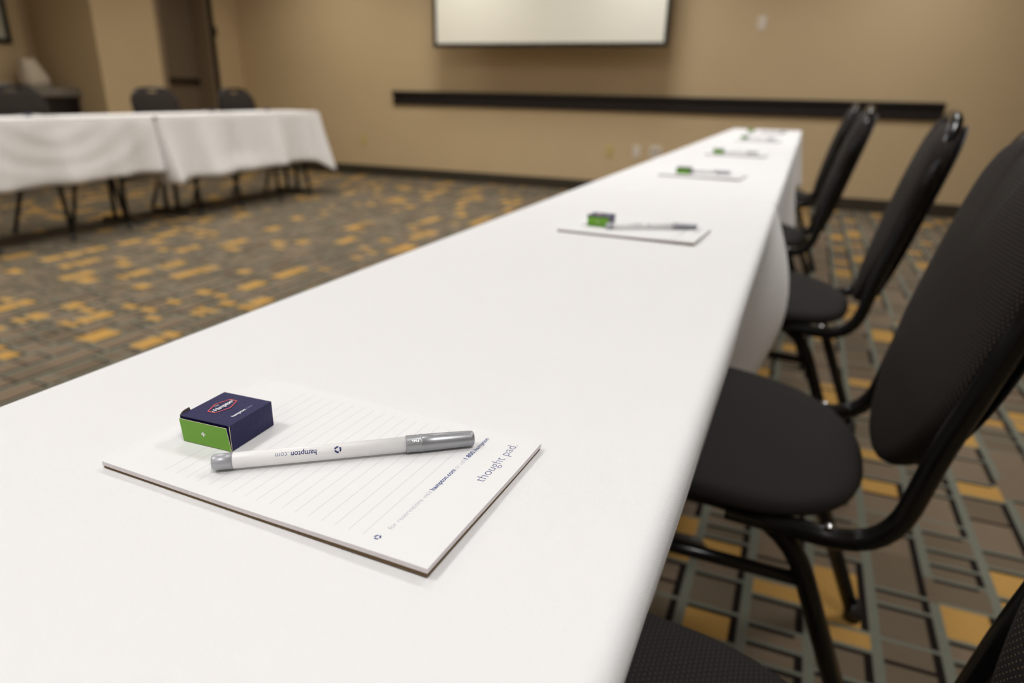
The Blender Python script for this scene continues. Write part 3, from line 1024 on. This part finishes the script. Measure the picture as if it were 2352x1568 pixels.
CW, CHT = 0.0368, 0.0165
def make_carton(loc, rz, label, detail=True):
    """small tray-and-sleeve carton; green end faces -y"""
    t = thing('small_carton', label, 'box', loc, rz, 'small cartons on the notepads')
    h = CW / 2
    bm = bmesh.new()
    # sleeve: hollow tube open at both ends (front end -y, rear end +y)
    def shell(bm, a, hh, y0, y1, th, bulge=0.0006):
        n = 8
        Ys = [y0 + (y1 - y0) * i / n for i in range(n + 1)]
        def ring(y, ins, f):
            bl = bulge * math.sin(PI * f)
            return [(-a + ins, y, ins + 0.0001), (a - ins, y, ins + 0.0001), (a - ins + bl, y, hh * 0.5), (a - ins, y, hh - ins), (0, y, hh - ins - 0.0004 * (1 - abs(2 * f - 1))), (-a + ins, y, hh - ins), (-a + ins - bl, y, hh * 0.5)]
        O = [[bm.verts.new(p) for p in ring(y, 0, i / n)] for i, y in enumerate(Ys)]
        I = [[bm.verts.new(p) for p in ring(y, th, i / n)] for i, y in enumerate(Ys)]
        m = 7
        for i in range(n):
            for k in range(m):
                bm.faces.new((O[i][k], O[i][(k + 1) % m], O[i + 1][(k + 1) % m], O[i + 1][k]))
                bm.faces.new((I[i][(k + 1) % m], I[i][k], I[i + 1][k], I[i + 1][(k + 1) % m]))
        for k in range(m):
            f = bm.faces.new((O[0][k], I[0][k], I[0][(k + 1) % m], O[0][(k + 1) % m])); f.material_index = 1 if k in (1, 2) else 0
            f = bm.faces.new((O[n][k], O[n][(k + 1) % m], I[n][(k + 1) % m], I[n][k])); f.material_index = 1
        bmesh.ops.recalc_face_normals(bm, faces=bm.faces[:])
    shell(bm, h, CHT, -h, h, 0.0005)
    sl = obj('sleeve', bm, [M_navy, M_raw], t)
    # green end flap of the tray: leans out at the top, pale edges
    bm = bmesh.new()
    x0b, x1b, x0t, x1t = -h + 0.0008, h - 0.0002, -h + 0.0002, h - 0.0016
    def fl(y, zz): return [(x0b, y, 0.0002), (x1b, y, 0.0002), (x1t, y - 0.0004, zz), (x0t, y - 0.0004, zz)]
    F = [bm.verts.new(p) for p in fl(-h - 0.0009, CHT - 0.0014)]
    B = [bm.verts.new(p) for p in fl(-h - 0.0005, CHT - 0.0014)]
    f = bm.faces.new(F)
    bm.faces.new(B[::-1])
    for k in range(4):
        g = bm.faces.new((F[k], B[k], B[(k + 1) % 4], F[(k + 1) % 4])); g.material_index = 1
    bmesh.ops.recalc_face_normals(bm, faces=bm.faces[:])
    gf = obj('end_flap', bm, [M_green, M_raw], t)
    gf['label'] = 'bright green end flap'
    # tray inside
    bm = box(-h + 0.0008, h - 0.0008, -h + 0.0004, h - 0.0012, 0.0008, CHT - 0.0012)
    obj('inner_tray', bm, M_navyi, t)
    # little tuck tab standing out at the rear left
    bm = bmesh.new()
    P = [(-h - 0.0003, -h + 0.0002, CHT - 0.004), (-h - 0.0006, -h + 0.0008, CHT - 0.0004), (-h - 0.0009, -h + 0.0026, CHT + 0.0008), (-h - 0.0010, -h + 0.0052, CHT + 0.0013),
         (-h - 0.0010, -h + 0.0086, CHT + 0.0014), (-h - 0.0004, -h + 0.0092, CHT - 0.003)]
    A_ = [bm.verts.new(p) for p in P]; B_ = [bm.verts.new((p[0] - 0.0005, p[1], p[2])) for p in P]
    bm.faces.new(A_); bm.faces.new(B_[::-1])
    for k in range(6): bm.faces.new((A_[k], B_[k], B_[(k + 1) % 6], A_[(k + 1) % 6]))
    bmesh.ops.recalc_face_normals(bm, faces=bm.faces[:])
    obj('tuck_tab', bm, M_grey, t)
    # plus sign on the green flap
    yv = -h - 0.0018
    def pt(x, z):
        f_ = z / (CHT - 0.0014)
        return (x, -h - 0.0009 - 0.0004 * f_ - 0.00006, z)
    a, c = 0.00155, 0.00042
    cxp, czp = -0.0012, 0.0078
    bm = bmesh.new()
    for x0_, x1_, z0_, z1_ in ((-a, a, -c, c), (-c, c, c, a), (-c, c, -a, -c)):
        bm.faces.new([bm.verts.new(pt(cxp + xx, czp + zz)) for xx, zz in ((x0_, z0_), (x1_, z0_), (x1_, z1_), (x0_, z1_))])
    obj('plus_sign', bm, M_white, gf)
    if detail:
        zt = CHT + 0.00008
        hx = [(-0.0096, 0.0030), (-0.0096, -0.0030), (0.0, -0.0062), (0.0096, -0.0030), (0.0096, 0.0030), (0.0, 0.0062)]
        bm = bmesh.new()
        O = [bm.verts.new((p[0], p[1], 0)) for p in hx]
        I = [bm.verts.new((p[0] * 0.93, p[1] * 0.90, 0)) for p in hx]
        for k in range(6): bm.faces.new((O[k], O[(k + 1) % 6], I[(k + 1) % 6], I[k]))
        MM = frame_matrix((-0.0045, 0.0015, zt), (0, 1, 0), (-1, 0, 0))
        obj('logo_outline', xf(bm, MM), M_red, sl)
        bm = text_bm('Hampton', 0.0050, 0.00008, shear=0.25, spacing=0.88, width=0.0145, align='CENTER')
        for v in bm.verts: v.co.y -= 0.0017
        # swash strokes at both ends
        for s in (-1, 1):
            pl = fillet([(s * 0.0070, 0.0006 * s, 0), (s * 0.0088, -0.0006 * s, 0), (s * 0.0086, 0.0018 * s, 0)], 0.001, 5)
            for q0, q1 in zip(pl, pl[1:]):
                nn = Vector((-(q1 - q0).y, (q1 - q0).x, 0)).normalized() * 0.00016
                if (q1 - q0).length > 1e-6:
                    bm.faces.new([bm.verts.new(q0 - nn), bm.verts.new(q1 - nn), bm.verts.new(q1 + nn), bm.verts.new(q0 + nn)])
        obj('logo_lettering', xf(bm, MM @ Matrix.Translation((0, 0, 0.00003))), M_white, sl)
        bm = text_bm('The', 0.0022, 0.0, shear=0.2, width=0.003, align='CENTER')
        for v in bm.verts: v.co.y += 0.0029; v.co.x -= 0.0012
        obj('logo_lettering', xf(bm, MM @ Matrix.Translation((0, 0, 0.00003))), M_white, sl)
        MM = frame_matrix((0.0120, -0.0080, zt), (0, 1, 0), (-1, 0, 0))
        obj('printed_text', xf(text_bm('hampton', 0.0028, 0.00009, width=0.0112), MM), M_white, sl)
        MM = frame_matrix((0.0120, 0.0038, zt), (0, 1, 0), (-1, 0, 0))
        obj('printed_text', xf(text_bm('.com', 0.0028, 0.0, width=0.0055), MM), mat('pale blue print', lin(140, 142, 180), 0.5), sl)
    return t

PT = TZ + 0.0002                       # cloth surface the pads lie on
PTOP = PT + 0.0018 + PH + 0.0003
pad = make_pad((-0.2338, 0.2908, PT), math.radians(-2.2), 'sharp white ruled notepad in the foreground under the pen and navy box')
pen = make_pen((-0.2796, 0.2461, PTOP + 0.0), math.radians(35.9), 'sharp frosted white pen with silver cap on the nearest notepad')
crt = make_carton((-0.3045, 0.2850, PTOP), math.radians(2.0), 'sharp navy box with green end and red logo on the nearest notepad')

ords = ['second nearest', 'third nearest', 'fourth nearest', 'fifth nearest', 'farthest']
sets = [(-0.2345, 1.090, -3, (-0.292, 1.095), 0, (-0.275, 1.062), 27),
        (-0.250, 1.985, -4, (-0.300, 1.975), 0, (-0.325, 1.985), 12),
        (-0.235, 2.790, -2, (-0.300, 2.765), 2, (-0.30, 2.76), 20),
        (-0.225, 3.780, 3, (-0.290, 3.80), -3, (-0.285, 3.77), 20),
        (-0.245, 4.610, -3, (-0.328, 4.660), 0, (-0.255, 4.62), 25)]
for i, (x, y, a, bp_, ba, pp, pa) in enumerate(sets):
    dup(pad, (x, y, PT), math.radians(a), 'blurred white notepad, %s one along the right-hand tables' % ords[i])
    dup(pen, (pp[0], pp[1] - 0.0, PTOP), math.radians(pa), 'blurred silver-capped pen on the %s notepad' % ords[i])
    dup(crt, (bp_[0], bp_[1], PTOP), math.radians(ba), 'blurred green and navy box on the %s notepad' % ords[i])

# place settings on the left-hand row, seen edge-on as small blurs
for (x, y, nm) in ((-4.53, 3.05, 'left-hand cloth before the big chair back'), (-4.53, 4.55, 'left-hand cloth between the two small chair backs'), (-4.53, 5.2, 'far end of the left-hand row')):
    dup(pad, (x, y, PT), PI, 'thin white notepad lying on the ' + nm)
    dup(crt, (x + 0.0, y - 0.05, PTOP), PI * 0.8, 'tiny blurred green and navy box on the ' + nm)
